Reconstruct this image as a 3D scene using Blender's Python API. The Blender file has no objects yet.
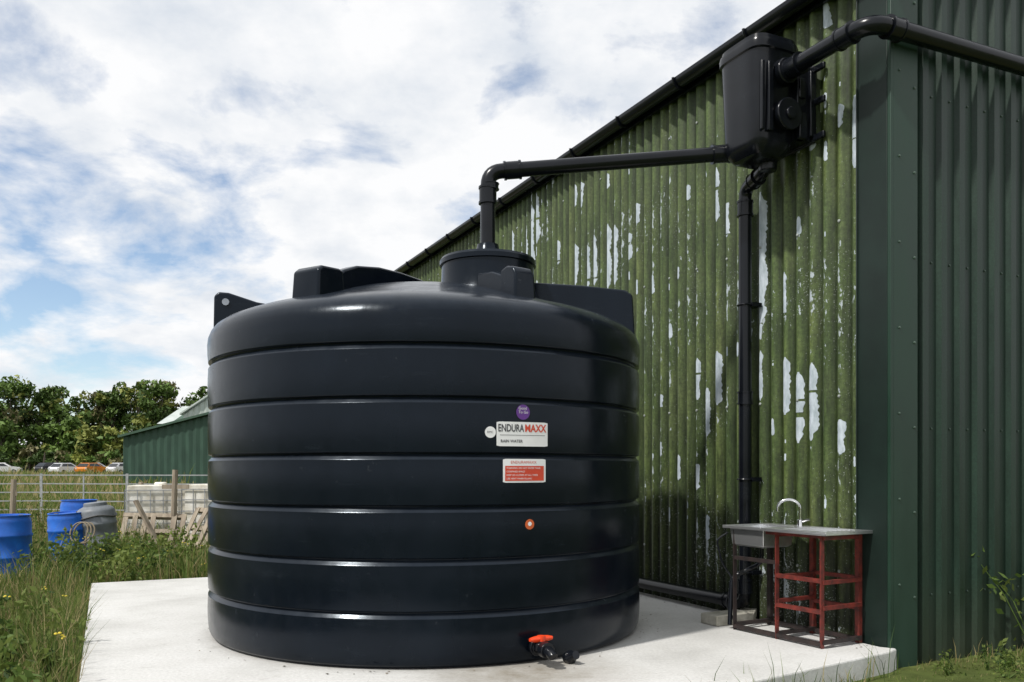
import bpy, math, random
import numpy as np
from mathutils import Vector, Matrix, noise
random.seed(7); rng=np.random.default_rng(7)
R=math.radians
scene=bpy.context.scene

# ---------------------------------------------------------------- materials
def newmat(name):
    m=bpy.data.materials.new(name); m.use_nodes=True
    nt=m.node_tree; b=nt.nodes['Principled BSDF']
    return m,nt,b
def ramp(nt,stops,interp='LINEAR'):
    n=nt.nodes.new('ShaderNodeValToRGB'); cr=n.color_ramp; cr.interpolation=interp
    while len(cr.elements)<len(stops): cr.elements.new(0.5)
    for e,(p,c) in zip(cr.elements,stops):
        e.position=p; e.color=(c[0],c[1],c[2],1) if hasattr(c,'__len__') else (c,c,c,1)
    return n
def noise_n(nt,vec,scale,detail=4,rough=.55):
    n=nt.nodes.new('ShaderNodeTexNoise'); n.inputs['Scale'].default_value=scale
    n.inputs['Detail'].default_value=detail; n.inputs['Roughness'].default_value=rough
    if vec is not None: nt.links.new(vec,n.inputs['Vector'])
    return n
def mapping(nt,vec,scale,loc=(0,0,0)):
    n=nt.nodes.new('ShaderNodeMapping'); n.inputs['Scale'].default_value=scale; n.inputs['Location'].default_value=loc
    nt.links.new(vec,n.inputs['Vector']); return n.outputs[0]
def mixc(nt,fac,a,b,mode='MIX'):
    n=nt.nodes.new('ShaderNodeMix'); n.data_type='RGBA'; n.blend_type=mode
    for sock,v in ((n.inputs[0],fac),(n.inputs[6],a),(n.inputs[7],b)):
        if isinstance(v,bpy.types.NodeSocket): nt.links.new(v,sock)
        elif hasattr(v,'__len__'): sock.default_value=(v[0],v[1],v[2],1)
        else: sock.default_value=v
    return n.outputs[2]
def math_n(nt,op,a,b=None,clamp=False):
    n=nt.nodes.new('ShaderNodeMath'); n.operation=op; n.use_clamp=clamp
    for i,v in enumerate((a,b)):
        if v is None: continue
        if isinstance(v,bpy.types.NodeSocket): nt.links.new(v,n.inputs[i])
        else: n.inputs[i].default_value=v
    return n.outputs[0]
def dist_n(nt,vec,p):
    vd=nt.nodes.new('ShaderNodeVectorMath'); vd.operation='DISTANCE'; nt.links.new(vec,vd.inputs[0]); vd.inputs[1].default_value=p; return vd.outputs['Value']
def maprange(nt,v,a,b_,c,d):
    mr=nt.nodes.new('ShaderNodeMapRange'); nt.links.new(v,mr.inputs[0])
    for i,x in enumerate((a,b_,c,d)): mr.inputs[i+1].default_value=x
    return mr.outputs[0]
def bump(nt,b,h,strength,dist):
    n=nt.nodes.new('ShaderNodeBump'); n.inputs['Strength'].default_value=strength; n.inputs['Distance'].default_value=dist
    nt.links.new(h,n.inputs['Height']); nt.links.new(n.outputs[0],b.inputs['Normal'])
def simple(name,c1,c2=None,rough=.6,metal=0,scale=8,stretch=(1,1,1),bmp=0,bdist=.01,spec=.5,rvar=0.0):
    m,nt,b=newmat(name)
    tc=nt.nodes.new('ShaderNodeTexCoord').outputs['Object']
    v=mapping(nt,tc,stretch)
    n=noise_n(nt,v,scale,6,.6)
    if c2 is None: c2=tuple(x*.7 for x in c1)
    r=ramp(nt,[(.35,c2),(.65,c1)]); nt.links.new(n.outputs['Fac'],r.inputs[0])
    nt.links.new(r.outputs[0],b.inputs['Base Color'])
    b.inputs['Metallic'].default_value=metal; b.inputs['Specular IOR Level'].default_value=spec
    if rvar:
        rr=ramp(nt,[(.3,max(0,rough-rvar)),(.7,min(1,rough+rvar))]); nt.links.new(n.outputs['Fac'],rr.inputs[0]); nt.links.new(rr.outputs[0],b.inputs['Roughness'])
    else: b.inputs['Roughness'].default_value=rough
    if bmp: bump(nt,b,n.outputs['Fac'],bmp,bdist)
    return m

# ---------------------------------------------------------------- mesh builder
def basis(t):
    t=t.normalized(); up=Vector((0,0,1)) if abs(t.z)<.95 else Vector((1,0,0))
    a=t.cross(up).normalized(); return a,t.cross(a).normalized()
class MB:
    def __init__(s): s.v=[];s.f=[];s.m=[]
    def add(s,vs,fs,mi=0):
        o=len(s.v); s.v+= [tuple(x) for x in vs]; s.f+=[tuple(i+o for i in f) for f in fs]; s.m+=[mi]*len(fs)
    def box(s,c,size,mi=0,rot=None,taper=1.0):
        hx,hy,hz=[x/2 for x in size]; vs=[]
        for z in(-1,1):
            k=1 if z<0 else taper
            for x,y in((-1,-1),(1,-1),(1,1),(-1,1)):
                p=Vector((x*hx*k,y*hy*k,z*hz))
                if rot is not None: p=rot@p
                vs.append(p+Vector(c))
        s.add(vs,[(3,2,1,0),(4,5,6,7),(0,1,5,4),(1,2,6,5),(2,3,7,6),(3,0,4,7)],mi)
    def bar(s,p0,p1,w,h=None,mi=0):
        p0=Vector(p0);p1=Vector(p1);h=h or w;a,b=basis(p1-p0);vs=[]
        for p in(p0,p1):
            for x,y in((-1,-1),(1,-1),(1,1),(-1,1)): vs.append(p+a*x*w/2+b*y*h/2)
        s.add(vs,[(0,1,2,3),(7,6,5,4),(0,4,5,1),(1,5,6,2),(2,6,7,3),(3,7,4,0)],mi)
    def tube(s,pts,r,seg=20,mi=0,cap=True):
        pts=[Vector(p) for p in pts]; n=len(pts); rs=r if hasattr(r,'__len__') else [r]*n
        vs=[];fs=[];a=None
        for i,p in enumerate(pts):
            t=(pts[min(i+1,n-1)]-pts[max(i-1,0)]).normalized()
            if a is None: a,b=basis(t)
            else: a=(a-t*a.dot(t)).normalized()
            b=t.cross(a)
            for k in range(seg):
                q=2*math.pi*k/seg; vs.append(p+(a*math.cos(q)+b*math.sin(q))*rs[i])
        for i in range(n-1):
            for k in range(seg):
                k2=(k+1)%seg; fs.append((i*seg+k,i*seg+k2,(i+1)*seg+k2,(i+1)*seg+k))
        if cap: fs+= [tuple(range(seg))[::-1],tuple((n-1)*seg+k for k in range(seg))]
        s.add(vs,fs,mi)
    def rev(s,prof,c=(0,0,0),seg=32,mi=0,rot=None):
        vs=[];fs=[];n=len(prof)
        for r,z in prof:
            for k in range(seg):
                q=2*math.pi*k/seg; p=Vector((r*math.cos(q),r*math.sin(q),z))
                if rot is not None: p=rot@p
                vs.append(p+Vector(c))
        for i in range(n-1):
            for k in range(seg):
                k2=(k+1)%seg; fs.append((i*seg+k,i*seg+k2,(i+1)*seg+k2,(i+1)*seg+k))
        fs+= [tuple(range(seg))[::-1],tuple((n-1)*seg+k for k in range(seg))]
        s.add(vs,fs,mi)
    def obj(s,name,mats,parent=None,mw=None,smooth=True,bevel=0,ang=35,bseg=2):
        me=bpy.data.meshes.new(name); me.from_pydata(s.v,[],s.f); me.update()
        for m in (mats if isinstance(mats,(list,tuple)) else [mats]): me.materials.append(m)
        me.polygons.foreach_set('material_index',s.m)
        if smooth:
            me.polygons.foreach_set('use_smooth',[True]*len(me.polygons)); me.set_sharp_from_angle(angle=R(ang))
        o=bpy.data.objects.new(name,me); scene.collection.objects.link(o)
        if parent is not None: o.parent=parent
        if bevel:
            md=o.modifiers.new('bevel','BEVEL'); md.width=bevel; md.segments=bseg; md.limit_method='ANGLE'; md.angle_limit=R(40)
        return o
def empty(name,loc=(0,0,0),rz=0):
    e=bpy.data.objects.new(name,None); e.empty_display_size=.2; e.location=loc; e.rotation_euler=(0,0,rz); scene.collection.objects.link(e); return e
def fillet(pts,rad,n=7):
    pts=[Vector(p) for p in pts]; out=[pts[0]]
    for i in range(1,len(pts)-1):
        p=pts[i]; a=(pts[i-1]-p).normalized(); b=(pts[i+1]-p).normalized()
        for k in range(n+1):
            t=k/n; out.append((p+a*rad)*(1-t)**2+p*2*t*(1-t)+(p+b*rad)*t*t)
    out.append(pts[-1]); return out

# ---------------------------------------------------------------- frame of the barn
CX,CY=2.73,6.19
DX,DY=-0.4306,0.9025       # along the mossy wall, away
NX,NY=-0.9025,-0.4306      # outward normal of the mossy wall
RZ=math.atan2(DY,DX)
def L(u,n,z): return Vector((CX+u*DX+n*NX, CY+u*DY+n*NY, z))
def toL(x,y): return ((x-CX)*DX+(y-CY)*DY,(x-CX)*NX+(y-CY)*NY)
barn=empty('metal_barn',(CX,CY,0),RZ)
GZ=-.15
def gz(x,y):
    h=GZ+.012*max(0,y-40)+.03*max(0,y-130)
    d=math.hypot(x,y-6)
    if d>6: h+=.05*min(1,(d-6)/10)*noise.noise(Vector((x*.35,y*.35,0)))
    return h

# ---------------------------------------------------------------- mossy wall
PITCH=.146; AMP=.021; WL=22.0; WH=5.04
def wn(u): return AMP*math.cos(2*math.pi*u/PITCH)
m_moss,nt,b=newmat('mossy_corrugated')
tc=nt.nodes.new('ShaderNodeTexCoord').outputs['Object']
sep=nt.nodes.new('ShaderNodeSeparateXYZ'); nt.links.new(tc,sep.inputs[0])
n1=noise_n(nt,mapping(nt,tc,(2.2,.0,.35)),2.0,6,.6)
n2=noise_n(nt,mapping(nt,tc,(8,.0,.9)),3.0,8,.7)
n3=noise_n(nt,mapping(nt,tc,(1,1,1)),42,5,.75)
n6=noise_n(nt,mapping(nt,tc,(1,0,1),(5,0,3)),1.1,7,.7)
r1=ramp(nt,[(.3,(.034,.056,.020)),(.5,(.064,.094,.031)),(.68,(.105,.130,.045))]); nt.links.new(n1.outputs['Fac'],r1.inputs[0])
r6=ramp(nt,[(.45,0),(.7,.5)]); nt.links.new(n6.outputs['Fac'],r6.inputs[0])
c=mixc(nt,r6.outputs[0],r1.outputs[0],(.100,.115,.066))
r2=ramp(nt,[(.34,(.42,.46,.38)),(.5,(.9,.92,.85)),(.68,(1.3,1.28,1.15))]); nt.links.new(n2.outputs['Fac'],r2.inputs[0])
c=mixc(nt,1.0,c,r2.outputs[0],'MULTIPLY')
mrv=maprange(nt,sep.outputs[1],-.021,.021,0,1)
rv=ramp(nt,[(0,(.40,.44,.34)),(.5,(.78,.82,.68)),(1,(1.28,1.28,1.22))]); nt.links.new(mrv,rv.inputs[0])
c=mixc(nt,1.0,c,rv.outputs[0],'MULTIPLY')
r3=ramp(nt,[(.35,.62),(.65,1.35)]); nt.links.new(n3.outputs['Fac'],r3.inputs[0])
c=mixc(nt,1.0,c,r3.outputs[0],'MULTIPLY')
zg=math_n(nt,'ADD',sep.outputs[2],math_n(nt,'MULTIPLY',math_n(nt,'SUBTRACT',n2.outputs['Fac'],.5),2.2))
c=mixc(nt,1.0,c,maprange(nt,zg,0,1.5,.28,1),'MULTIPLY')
n4=noise_n(nt,mapping(nt,tc,(1.0,0,.38)),30,4,.65)
n5=noise_n(nt,mapping(nt,tc,(1,0,.6)),1.6,2,.5)
f=math_n(nt,'ADD',n4.outputs['Fac'],math_n(nt,'MULTIPLY',math_n(nt,'SUBTRACT',n5.outputs['Fac'],.5),.6))
f=math_n(nt,'ADD',f,math_n(nt,'MULTIPLY',math_n(nt,'SUBTRACT',mrv,.75),.25))
rf=ramp(nt,[(.675,0),(.685,1)]); nt.links.new(f,rf.inputs[0])
c=mixc(nt,rf.outputs[0],c,(.40,.45,.48))
n7=noise_n(nt,tc,85,2,.5); f7=math_n(nt,'ADD',n7.outputs['Fac'],math_n(nt,'MULTIPLY',math_n(nt,'SUBTRACT',n5.outputs['Fac'],.5),.35))
f7=math_n(nt,'ADD',f7,maprange(nt,sep.outputs[2],.1,1.3,.05,0))
r7=ramp(nt,[(.70,0),(.73,.7)]); nt.links.new(f7,r7.inputs[0]); c=mixc(nt,r7.outputs[0],c,(.33,.36,.34))
nt.links.new(c,b.inputs['Base Color']); b.inputs['Roughness'].default_value=.55; b.inputs['Specular IOR Level'].default_value=.4
bump(nt,b,n3.outputs['Fac'],.3,.004)

mb=MB(); cols=int(WL/PITCH*10)
zs=[-.3,0.,1.2,2.4,3.7,WH]
for i in range(cols+1):
    u=.02+(WL-.02)*i/cols
    for z in zs: mb.v.append((u,wn(u),z))
nz=len(zs)
for i in range(cols):
    for k in range(nz-1):
        a=i*nz+k; mb.f.append((a,a+1,a+nz+1,a+nz)); mb.m.append(0)
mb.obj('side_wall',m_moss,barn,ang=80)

# peeled paint patches (u, z0, z1, width)
m_flake=simple('bare_sheet_patch',(.56,.62,.68),(.34,.40,.44),rough=.5,scale=34,stretch=(1,1,.3))
patches=[(.322,3.56,4.11,.07),(.49,3.92,4.10,.05),(.697,3.84,4.08,.07),(.55,4.75,4.95,.06),
(.697,1.56,2.14,.075),(.871,1.50,2.08,.07),(1.052,1.74,2.22,.08),(.49,1.40,1.67,.06),(1.244,1.88,2.31,.035),
(1.244,2.55,3.68,.085),(1.052,2.55,2.93,.04),(1.833,3.58,4.08,.05),(2.02,1.60,2.05,.05),(1.833,1.88,2.38,.07),(2.20,1.95,2.35,.05),
(2.20,1.09,1.42,.05),(2.516,1.18,1.43,.04),(2.02,.62,.86,.045),(2.82,1.89,2.05,.05),(3.84,3.32,4.05,.06),(4.06,3.42,4.0,.06),
(4.22,3.39,3.92,.06),(3.675,3.34,4.0,.06),(4.57,3.5,4.0,.06),(4.35,4.4,4.7,.05),(4.57,4.45,4.72,.05),(4.95,3.85,4.15,.05),
(5.49,4.25,4.9,.06),(5.69,4.0,4.8,.06),(5.9,3.9,4.4,.05),(3.84,4.45,4.62,.05),(3.41,3.55,3.84,.06),(3.2,3.9,4.12,.05),(1.68,3.4,3.75,.05),
(6.3,4.0,4.6,.06),(6.6,3.7,4.2,.06),(7.2,4.1,4.7,.06),(2.95,3.1,3.3,.04),(2.35,3.9,4.05,.04),(1.10,4.3,4.42,.04),(2.66,2.6,2.75,.04),(.9,3.2,3.35,.03),(1.39,2.2,2.6,.03)]
mb=MB()
def patch(u0,z0,z1,w):
    u0=round(u0/PITCH)*PITCH+random.uniform(-.010,.004)
    h=z1-z0; rows=max(8,int(h/.010)); nc=6; sd=random.random()*50; w*=1.08
    vs=[]
    for j in range(rows+1):
        t=j/rows; z=z0+h*t
        env=min(1,math.sin(math.pi*min(max(t,.02),.98))*4)
        lw=w/2*env*(.95+.55*noise.noise(Vector((sd,z*6,0)))+.38*noise.noise(Vector((sd,z*38,3))))
        rw=w/2*env*(.95+.55*noise.noise(Vector((sd+9,z*6,0)))+.38*noise.noise(Vector((sd+9,z*38,3))))
        lw=max(lw,.0008); rw=max(rw,.0008)
        for k in range(nc+1):
            u=u0-lw+(lw+rw)*k/nc; vs.append((u,wn(u)+.0026,z))
    fs=[]
    for j in range(rows):
        if noise.noise(Vector((sd+20,(z0+h*j/rows)*13,1)))>.50: continue
        for k in range(nc): fs.append((j*(nc+1)+k,(j+1)*(nc+1)+k,(j+1)*(nc+1)+k+1,j*(nc+1)+k+1))
    mb.add(vs,fs)
for p in patches: patch(*p)
for i in range(380):
    u=random.choice([random.uniform(.3,7),random.uniform(3,8)]); z=random.uniform(.7,4.9)
    if noise.noise(Vector((u*.9,z*.9,4)))<-.02: continue
    s_=random.random()**2
    patch(u,z,z+.03+.14*s_,.010+.022*s_)
mb.obj('paint_flakes',m_flake,barn,ang=80)

m_scr=simple('fixing_cap',(.35,.38,.36),rough=.5)
mb=MB()
for z in(.5,1.85,3.2,4.6):
    u=PITCH*3
    while u<WL-.2:
        mb.rev([(.013,0),(.012,.006),(.006,.01)],(u,wn(u),z),8,rot=Matrix.Rotation(R(-90),3,'X')); u+=PITCH*3
mb.obj('wall_fixings',m_scr,barn)

# ---------------------------------------------------------------- gable wall (box profile)
m_dg,nt,b=newmat('dark_green_sheet')
tc=nt.nodes.new('ShaderNodeTexCoord').outputs['Object']
n1=noise_n(nt,mapping(nt,tc,(3,3,.5)),2.5,6,.6); n2=noise_n(nt,tc,60,4,.6)
sep=nt.nodes.new('ShaderNodeSeparateXYZ'); nt.links.new(tc,sep.inputs[0])
r1=ramp(nt,[(.3,(.008,.022,.014)),(.7,(.016,.040,.026))]); nt.links.new(n1.outputs['Fac'],r1.inputs[0])
r2=ramp(nt,[(.4,.85),(.75,1.3)]); nt.links.new(n2.outputs['Fac'],r2.inputs[0])
c=mixc(nt,1,r1.outputs[0],r2.outputs[0],'MULTIPLY')
md_=math_n(nt,'MULTIPLY',maprange(nt,sep.outputs[2],-.2,.5,1,0),n1.outputs['Fac'])
c=mixc(nt,md_,c,(.05,.055,.035))
nt.links.new(c,b.inputs['Base Color']); b.inputs['Specular IOR Level'].default_value=.38
rr=ramp(nt,[(.3,.32),(.7,.50)]); nt.links.new(n1.outputs['Fac'],rr.inputs[0]); nt.links.new(rr.outputs[0],b.inputs['Roughness'])
bump(nt,b,n2.outputs['Fac'],.1,.001)
m_dg2=simple('flashing_green',(.020,.050,.033),(.013,.035,.023),rough=.45,scale=3,stretch=(1,1,.3),rvar=.08,spec=.38)
m_dgdark=simple('flashing_dark',(.010,.022,.017),(.007,.015,.012),rough=.5,scale=3,spec=.35)
BW=12.0; PT=.2
prof=[]; s=0.0
while s<BW:
    for a,dn in((0,0),(.100,0),(.120,.035),(.180,.035)): prof.append((s+a,dn))
    s+=PT
prof=[p for p in prof if p[0]<=BW]
def gt(s): return WH+.02+.27*min(s,BW-s)
mb=MB()
for s,dn in prof:
    mb.v+= [(-dn,-s,-.3),(-dn,-s,gt(s))]
for i in range(len(prof)-1):
    mb.f.append((2*i,2*i+1,2*i+3,2*i+2)); mb.m.append(0)
mb.obj('gable_wall',m_dg,barn,ang=20)
mb=MB()
mb.box((.115,.030,2.37),(.27,.012,5.34),1)
mb.box((-.047,-.115,2.37),(.014,.25,5.34),0)
mb.box((-.040,.024,2.37),(.030,.030,5.34),0)
mb.box((.247,.038,2.37),(.012,.02,5.34),1)
mb.obj('corner_flashing',[m_dg2,m_dgdark],barn,bevel=.003)
mb=MB()
for z in np.arange(.35,5,.62):
    mb.rev([(.011,0),(.010,.006),(.005,.009)],(-.054,-.205,z),8,rot=Matrix.Rotation(R(-90),3,'Y'))
    mb.rev([(.010,0),(.009,.006),(.005,.009)],(-.054,-.05,z+.1),8,rot=Matrix.Rotation(R(-90),3,'Y'))
    for k in range(1,12,1):
        if int(z/.62)%2==0: mb.rev([(.010,0),(.009,.006),(.005,.009)],(0,-.05-PT*k*1.0,z),8,rot=Matrix.Rotation(R(-90),3,'Y'))
mb.obj('screws',simple('screw_head',(.07,.11,.085),rough=.4),barn)
mb=MB()
mb.box((WL,-BW/2,2.4),(.04,BW-.1,5.2)); mb.box((WL/2,-BW,2.4),(WL,.04,5.2))
mb.add([(WL,0,5),(WL,-BW,5),(WL,-BW/2,gt(BW/2))],[(0,1,2)])
mb.obj('rear_walls',m_dg,barn,smooth=False)
m_roof=simple('roof_sheet',(.10,.11,.10),(.06,.07,.06),rough=.8,scale=2)
m_blk=simple('black_plastic',(.007,.0085,.012),(.0045,.0055,.008),rough=.23,scale=5,rvar=.05,spec=.32)
mb=MB()
k=.27
for sgn in(0,1):
    n=int((WL+.3)/PITCH*6); vs=[];fs=[]
    for i in range(n+1):
        u=-.12+(WL+.24)*i/n; w=.02*math.cos(2*math.pi*u/PITCH)
        if sgn==0: vs+= [(u,.12,WH+.06+w-.12*k+.02),(u,-BW/2,gt(BW/2)+.08+w)]
        else: vs+= [(u,-BW-.12,WH+.06+w-.12*k+.02),(u,-BW/2,gt(BW/2)+.08+w)]
    fs=[(2*i,2*i+2,2*i+3,2*i+1) for i in range(n)]
    mb.add(vs,fs)
mb.obj('roof',m_roof,barn,ang=80)
mb=MB()
mb.box((WL/2,.045,WH-.02),(WL+.1,.03,.16))
seg=12; us=[-.16,WL+.1]; vs=[];fs=[]
for u in us:
    for q in range(seg+1):
        a=math.pi+math.pi*q/seg; vs.append((u,.135+.075*math.cos(a),WH-.0+.085*math.sin(a)))
    for q in range(seg+1):
        a=2*math.pi-math.pi*q/seg; vs.append((u,.135+.068*math.cos(a),WH-.0+.078*math.sin(a)))
m2=2*(seg+1)
fs=[(q,(q+1)%m2,(q+1)%m2+m2,q+m2) for q in range(m2)]+[tuple(range(m2))[::-1],tuple(m2+i for i in range(m2))]
mb.add(vs,fs)
u=.3
while u<WL:
    pts=[(u,.135+.086*math.cos(math.pi+math.pi*q/8),WH+.094*math.sin(math.pi+math.pi*q/8)) for q in range(9)]
    mb.tube(pts,.014,6); u+=1.0
mb.obj('gutter',m_blk,barn)
mb=MB()
for sg in(0,1):
    p0=Vector((-.06,0,WH+.03)) if sg==0 else Vector((-.06,-BW,WH+.03)); mb.bar(p0,(-.06,-BW/2,gt(BW/2)+.03),.05,.22)
mb.obj('verge_trim',m_dgdark,barn)

# ---------------------------------------------------------------- rainwater pipes
def pipe_obj(name,paths,coup,r=.058,mat=m_blk):
    e=empty(name,tuple(paths[0]['p'][0]))
    inv=Matrix.Translation(-Vector(e.location))
    mb=MB()
    for P in paths: mb.tube([inv@Vector(q) for q in fillet(P['p'],P.get('f',.12))],P.get('r',r),24)
    mb.obj('pipe_run',mat,e,ang=50)
    mb=MB()
    for c0,dirv,rr,ln in coup:
        c0=inv@Vector(c0); dv=Vector(dirv).normalized()
        mb.tube([c0-dv*ln/2,c0-dv*ln*.38,c0-dv*ln*.37,c0+dv*ln*.37,c0+dv*ln*.38,c0+dv*ln/2],[rr+.006,rr+.006,rr,rr,rr+.006,rr+.006],24)
    mb.obj('couplings',mat,e,ang=30)
    return e
NKX,NKY=-.195,6.90
el=Vector((NKX,NKY,3.69)); fx=Vector((1.79,7.06,3.90)); dv=(fx-el).normalized()
pipe_obj('inlet_pipe',[{'p':[(NKX,NKY,2.96),tuple(el),tuple(fx+dv*.12)],'f':.11,'r':.060}],
 [((NKX,NKY,3.50),(0,0,1),.070,.14),(el+dv*.20,dv,.070,.14),(fx-dv*.06,dv,.072,.16),(el+dv*.02+Vector((0,0,-.12)),(0,0,1),.066,.05)])
pipe_obj('downpipe',[{'p':[tuple(L(.96,.27,3.88)),tuple(L(.99,.25,3.74)),tuple(L(1.36,.15,3.70)),tuple(L(1.36,.15,.13)),tuple(L(4.6,.15,.11)),tuple(L(4.9,.9,.11))],'f':.10,'r':.055}],
 [(L(1.36,.15,3.53),(0,0,1),.066,.13),(L(1.36,.15,1.9),(0,0,1),.063,.11),(L(1.36,.15,.28),(0,0,1),.066,.12),(L(1.54,.15,.13),(DX,DY,0),.066,.12),(L(1.17,.20,3.72),(DX-.27*NX,DY-.27*NY,-.11),.066,.10)])
pipe_obj('gutter_pipe',[{'p':[tuple(L(-.13,-5.0,4.47)),tuple(L(-.13,.318,4.40)),tuple(L(.72,.318,4.40))],'f':.16,'r':.064}],
 [(L(-.13,.10,4.40),(NX,NY,0),.076,.13),(L(.09,.318,4.40),(DX,DY,0),.076,.13),(L(.60,.318,4.40),(DX,DY,0),.080,.14),(L(-.13,-2.4,4.43),(NX,NY,0),.076,.13)])
mb=MB(); e=empty('pipe_bracket',tuple(L(1.36,.08,1.2)),RZ)
for z in(0,1.5,-.8):
    mb.box((0,.0,z),(.15,.10,.035))
    mb.tube([(0.063*math.cos(a),.07+.063*math.sin(a),z) for a in np.linspace(0,2*math.pi,17)],.008,6)
mb.obj('clips',m_blk,e)

# ---------------------------------------------------------------- filter unit
fe=empty('rainwater_filter',tuple(L(.96,.36,3.81)),RZ)
def sqr(prof,seg=56,p=4.6):
    vs=[];n=len(prof)
    for a,b_,z in prof:
        for k in range(seg):
            q=2*math.pi*k/seg; cq,sq=math.cos(q),math.sin(q)
            rr=(abs(cq)**p+abs(sq)**p)**(-1/p); vs.append((a*rr*cq,b_*rr*sq,z*.90))
    fs=[(i*seg+k,i*seg+(k+1)%seg,(i+1)*seg+(k+1)%seg,(i+1)*seg+k) for i in range(n-1) for k in range(seg)]
    fs+=[tuple(range(seg))[::-1],tuple((n-1)*seg+k for k in range(seg))]
    return vs,fs
mb=MB()
mb.add(*sqr([(.13,.11,-.05),(.17,.15,-.035),(.205,.185,.01),(.224,.204,.08),(.236,.216,.5),(.246,.226,.84),(.262,.242,.85),(.264,.244,.90),(.258,.238,.925),(.248,.228,.93),(.244,.224,.965),(.21,.19,.985),(.08,.07,.99)]))
mb.obj('housing',m_blk,fe,ang=28)
mb=MB()
mb.tube([(-.20,-.042,.59),(-.30,-.042,.59)],[.110,.100],28)
mb.tube([(-.20,-.05,.25),(-.27,-.05,.25),(-.275,-.05,.25),(-.31,-.05,.25)],[.11,.11,.125,.125],28)
mb.tube([(-.31,-.05,.25),(-.33,-.05,.25)],[.05,.045],18)
mb.box((-.18,-.22,.38),(.20,.14,.60)); mb.box((-.13,-.29,.37),(.36,.06,.52))
for z in(.10,.38,.64): mb.box((-.20,-.305,z),(.42,.03,.05))
mb.box((-.238,.10,.38),(.05,.05,.54)); mb.box((-.238,.17,.38),(.03,.03,.54))
mb.box((-.27,-.19,.18),(.07,.08,.2)); mb.box((-.27,-.19,.48),(.05,.06,.16))
mb.tube([(0.0,-.1,.02),(.0,-.1,-.10)],[.085,.07],20)
mb.obj('side_fittings',m_blk,fe,bevel=.008)
mb=MB()
mb.box((-.06,-.325,.38),(.44,.025,.62)); mb.bar((-.02,-.32,.75),(-.02,-.20,.68),.04)
mb.obj('wall_bracket',simple('dark_bracket',(.02,.022,.025),rough=.5),fe,bevel=.005)

# ---------------------------------------------------------------- tank
TX,TY,TR=-.70,7.18,1.75
m_tank,nt,b=newmat('tank_plastic')
tc=nt.nodes.new('ShaderNodeTexCoord').outputs['Object']
n1=noise_n(nt,mapping(nt,tc,(1,1,.35)),2.2,6,.6); n2=noise_n(nt,tc,9,7,.7); n3=noise_n(nt,tc,160,2,.5); n4=noise_n(nt,mapping(nt,tc,(1,1,5)),2.5,6,.7)
r1=ramp(nt,[(.35,(.0022,.0040,.0078)),(.7,(.0045,.0072,.0125))]); nt.links.new(n1.outputs['Fac'],r1.inputs[0])
r2=ramp(nt,[(.60,0),(.80,.20)]); nt.links.new(n4.outputs['Fac'],r2.inputs[0])
c=mixc(nt,r2.outputs[0],r1.outputs[0],(.035,.045,.055))
r5=ramp(nt,[(.66,0),(.73,.42)]); nt.links.new(n2.outputs['Fac'],r5.inputs[0])
c=mixc(nt,r5.outputs[0],c,(.045,.05,.055))
geo=nt.nodes.new('ShaderNodeNewGeometry'); sg_=nt.nodes.new('ShaderNodeSeparateXYZ'); nt.links.new(geo.outputs['Normal'],sg_.inputs[0])
dustf=math_n(nt,'MULTIPLY',maprange(nt,sg_.outputs[2],.3,.8,0,.30),n2.outputs['Fac'])
c=mixc(nt,dustf,c,(.08,.10,.13))
nt.links.new(c,b.inputs['Base Color'])
rr=ramp(nt,[(.3,.16),(.7,.28)]); nt.links.new(n2.outputs['Fac'],rr.inputs[0]); nt.links.new(rr.outputs[0],b.inputs['Roughness'])
b.inputs['Specular IOR Level'].default_value=.26; b.inputs['Specular Tint'].default_value=(.80,.90,1,1)
h=math_n(nt,'ADD',math_n(nt,'MULTIPLY',n3.outputs['Fac'],.10),n1.outputs['Fac']); bump(nt,b,h,.28,.008)
tank=empty('water_tank',(TX,TY,0))
rings=[.36,.700,1.04,1.380,1.745,2.09]
pr=[(0.01,.003),(1.68,.003),(1.712,.010),(1.732,.028),(1.745,.06),(TR,.10)]
prev=.10
for z in rings:
    for t in(.08,.25,.5,.75,.92): pr.append((TR+.005*math.sin(math.pi*t),prev+(z-.03-prev)*t))
    pr+=[(TR+.001,z-.034),(TR-.003,z-.027),(TR-.026,z-.002),(TR-.028,z+.002),(TR-.027,z+.006),(TR-.004,z+.014),(TR,z+.018)]
    prev=z+.018
pr+=[(TR+.006,2.17),(TR+.008,2.24),(TR+.002,2.29),(TR-.018,2.34),(TR-.05,2.38),(TR-.10,2.415),(TR-.17,2.445),(1.5,2.475),(1.38,2.505),(1.2,2.565),(1.0,2.63),(.8,2.69),(.6,2.735),(.4,2.77),(.2,2.79),(.01,2.795)]
mb=MB(); mb.rev(pr,seg=220); mb.obj('shell',m_tank,tank,ang=25)
def fin(ang,prof,w,name,taper=.8):
    a=R(ang); mb=MB(); n=len(prof); vs=[]
    cz=min(p[1] for p in prof); hz=max(p[1] for p in prof)-cz
    for sd in(-1,1):
        for r,z in prof:
            hw=w/2*(1-(1-taper)*(z-cz)/hz); vs.append((r*math.cos(a)-sd*hw*math.sin(a),r*math.sin(a)+sd*hw*math.cos(a),z))
    fs=[tuple(range(n)),tuple(range(2*n-1,n-1,-1))]+[(i,i+n,(i+1)%n+n,(i+1)%n) for i in range(n)]
    mb.add(vs,fs); return mb.obj(name,m_tank,tank,bevel=.018,bseg=4,ang=50)
fin(238,[(1.43,2.38),(1.41,2.68),(1.37,2.712),(1.20,2.722),(1.16,2.71),(1.14,2.4)],.27,'lifting_block_1',.92)
fin(238,[(1.2,2.5),(1.2,2.66),(1.1,2.74),(.95,2.80),(.7,2.84),(.45,2.85),(.15,2.84),(.1,2.7),(.9,2.5)],.17,'lifting_rib_1')
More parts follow.
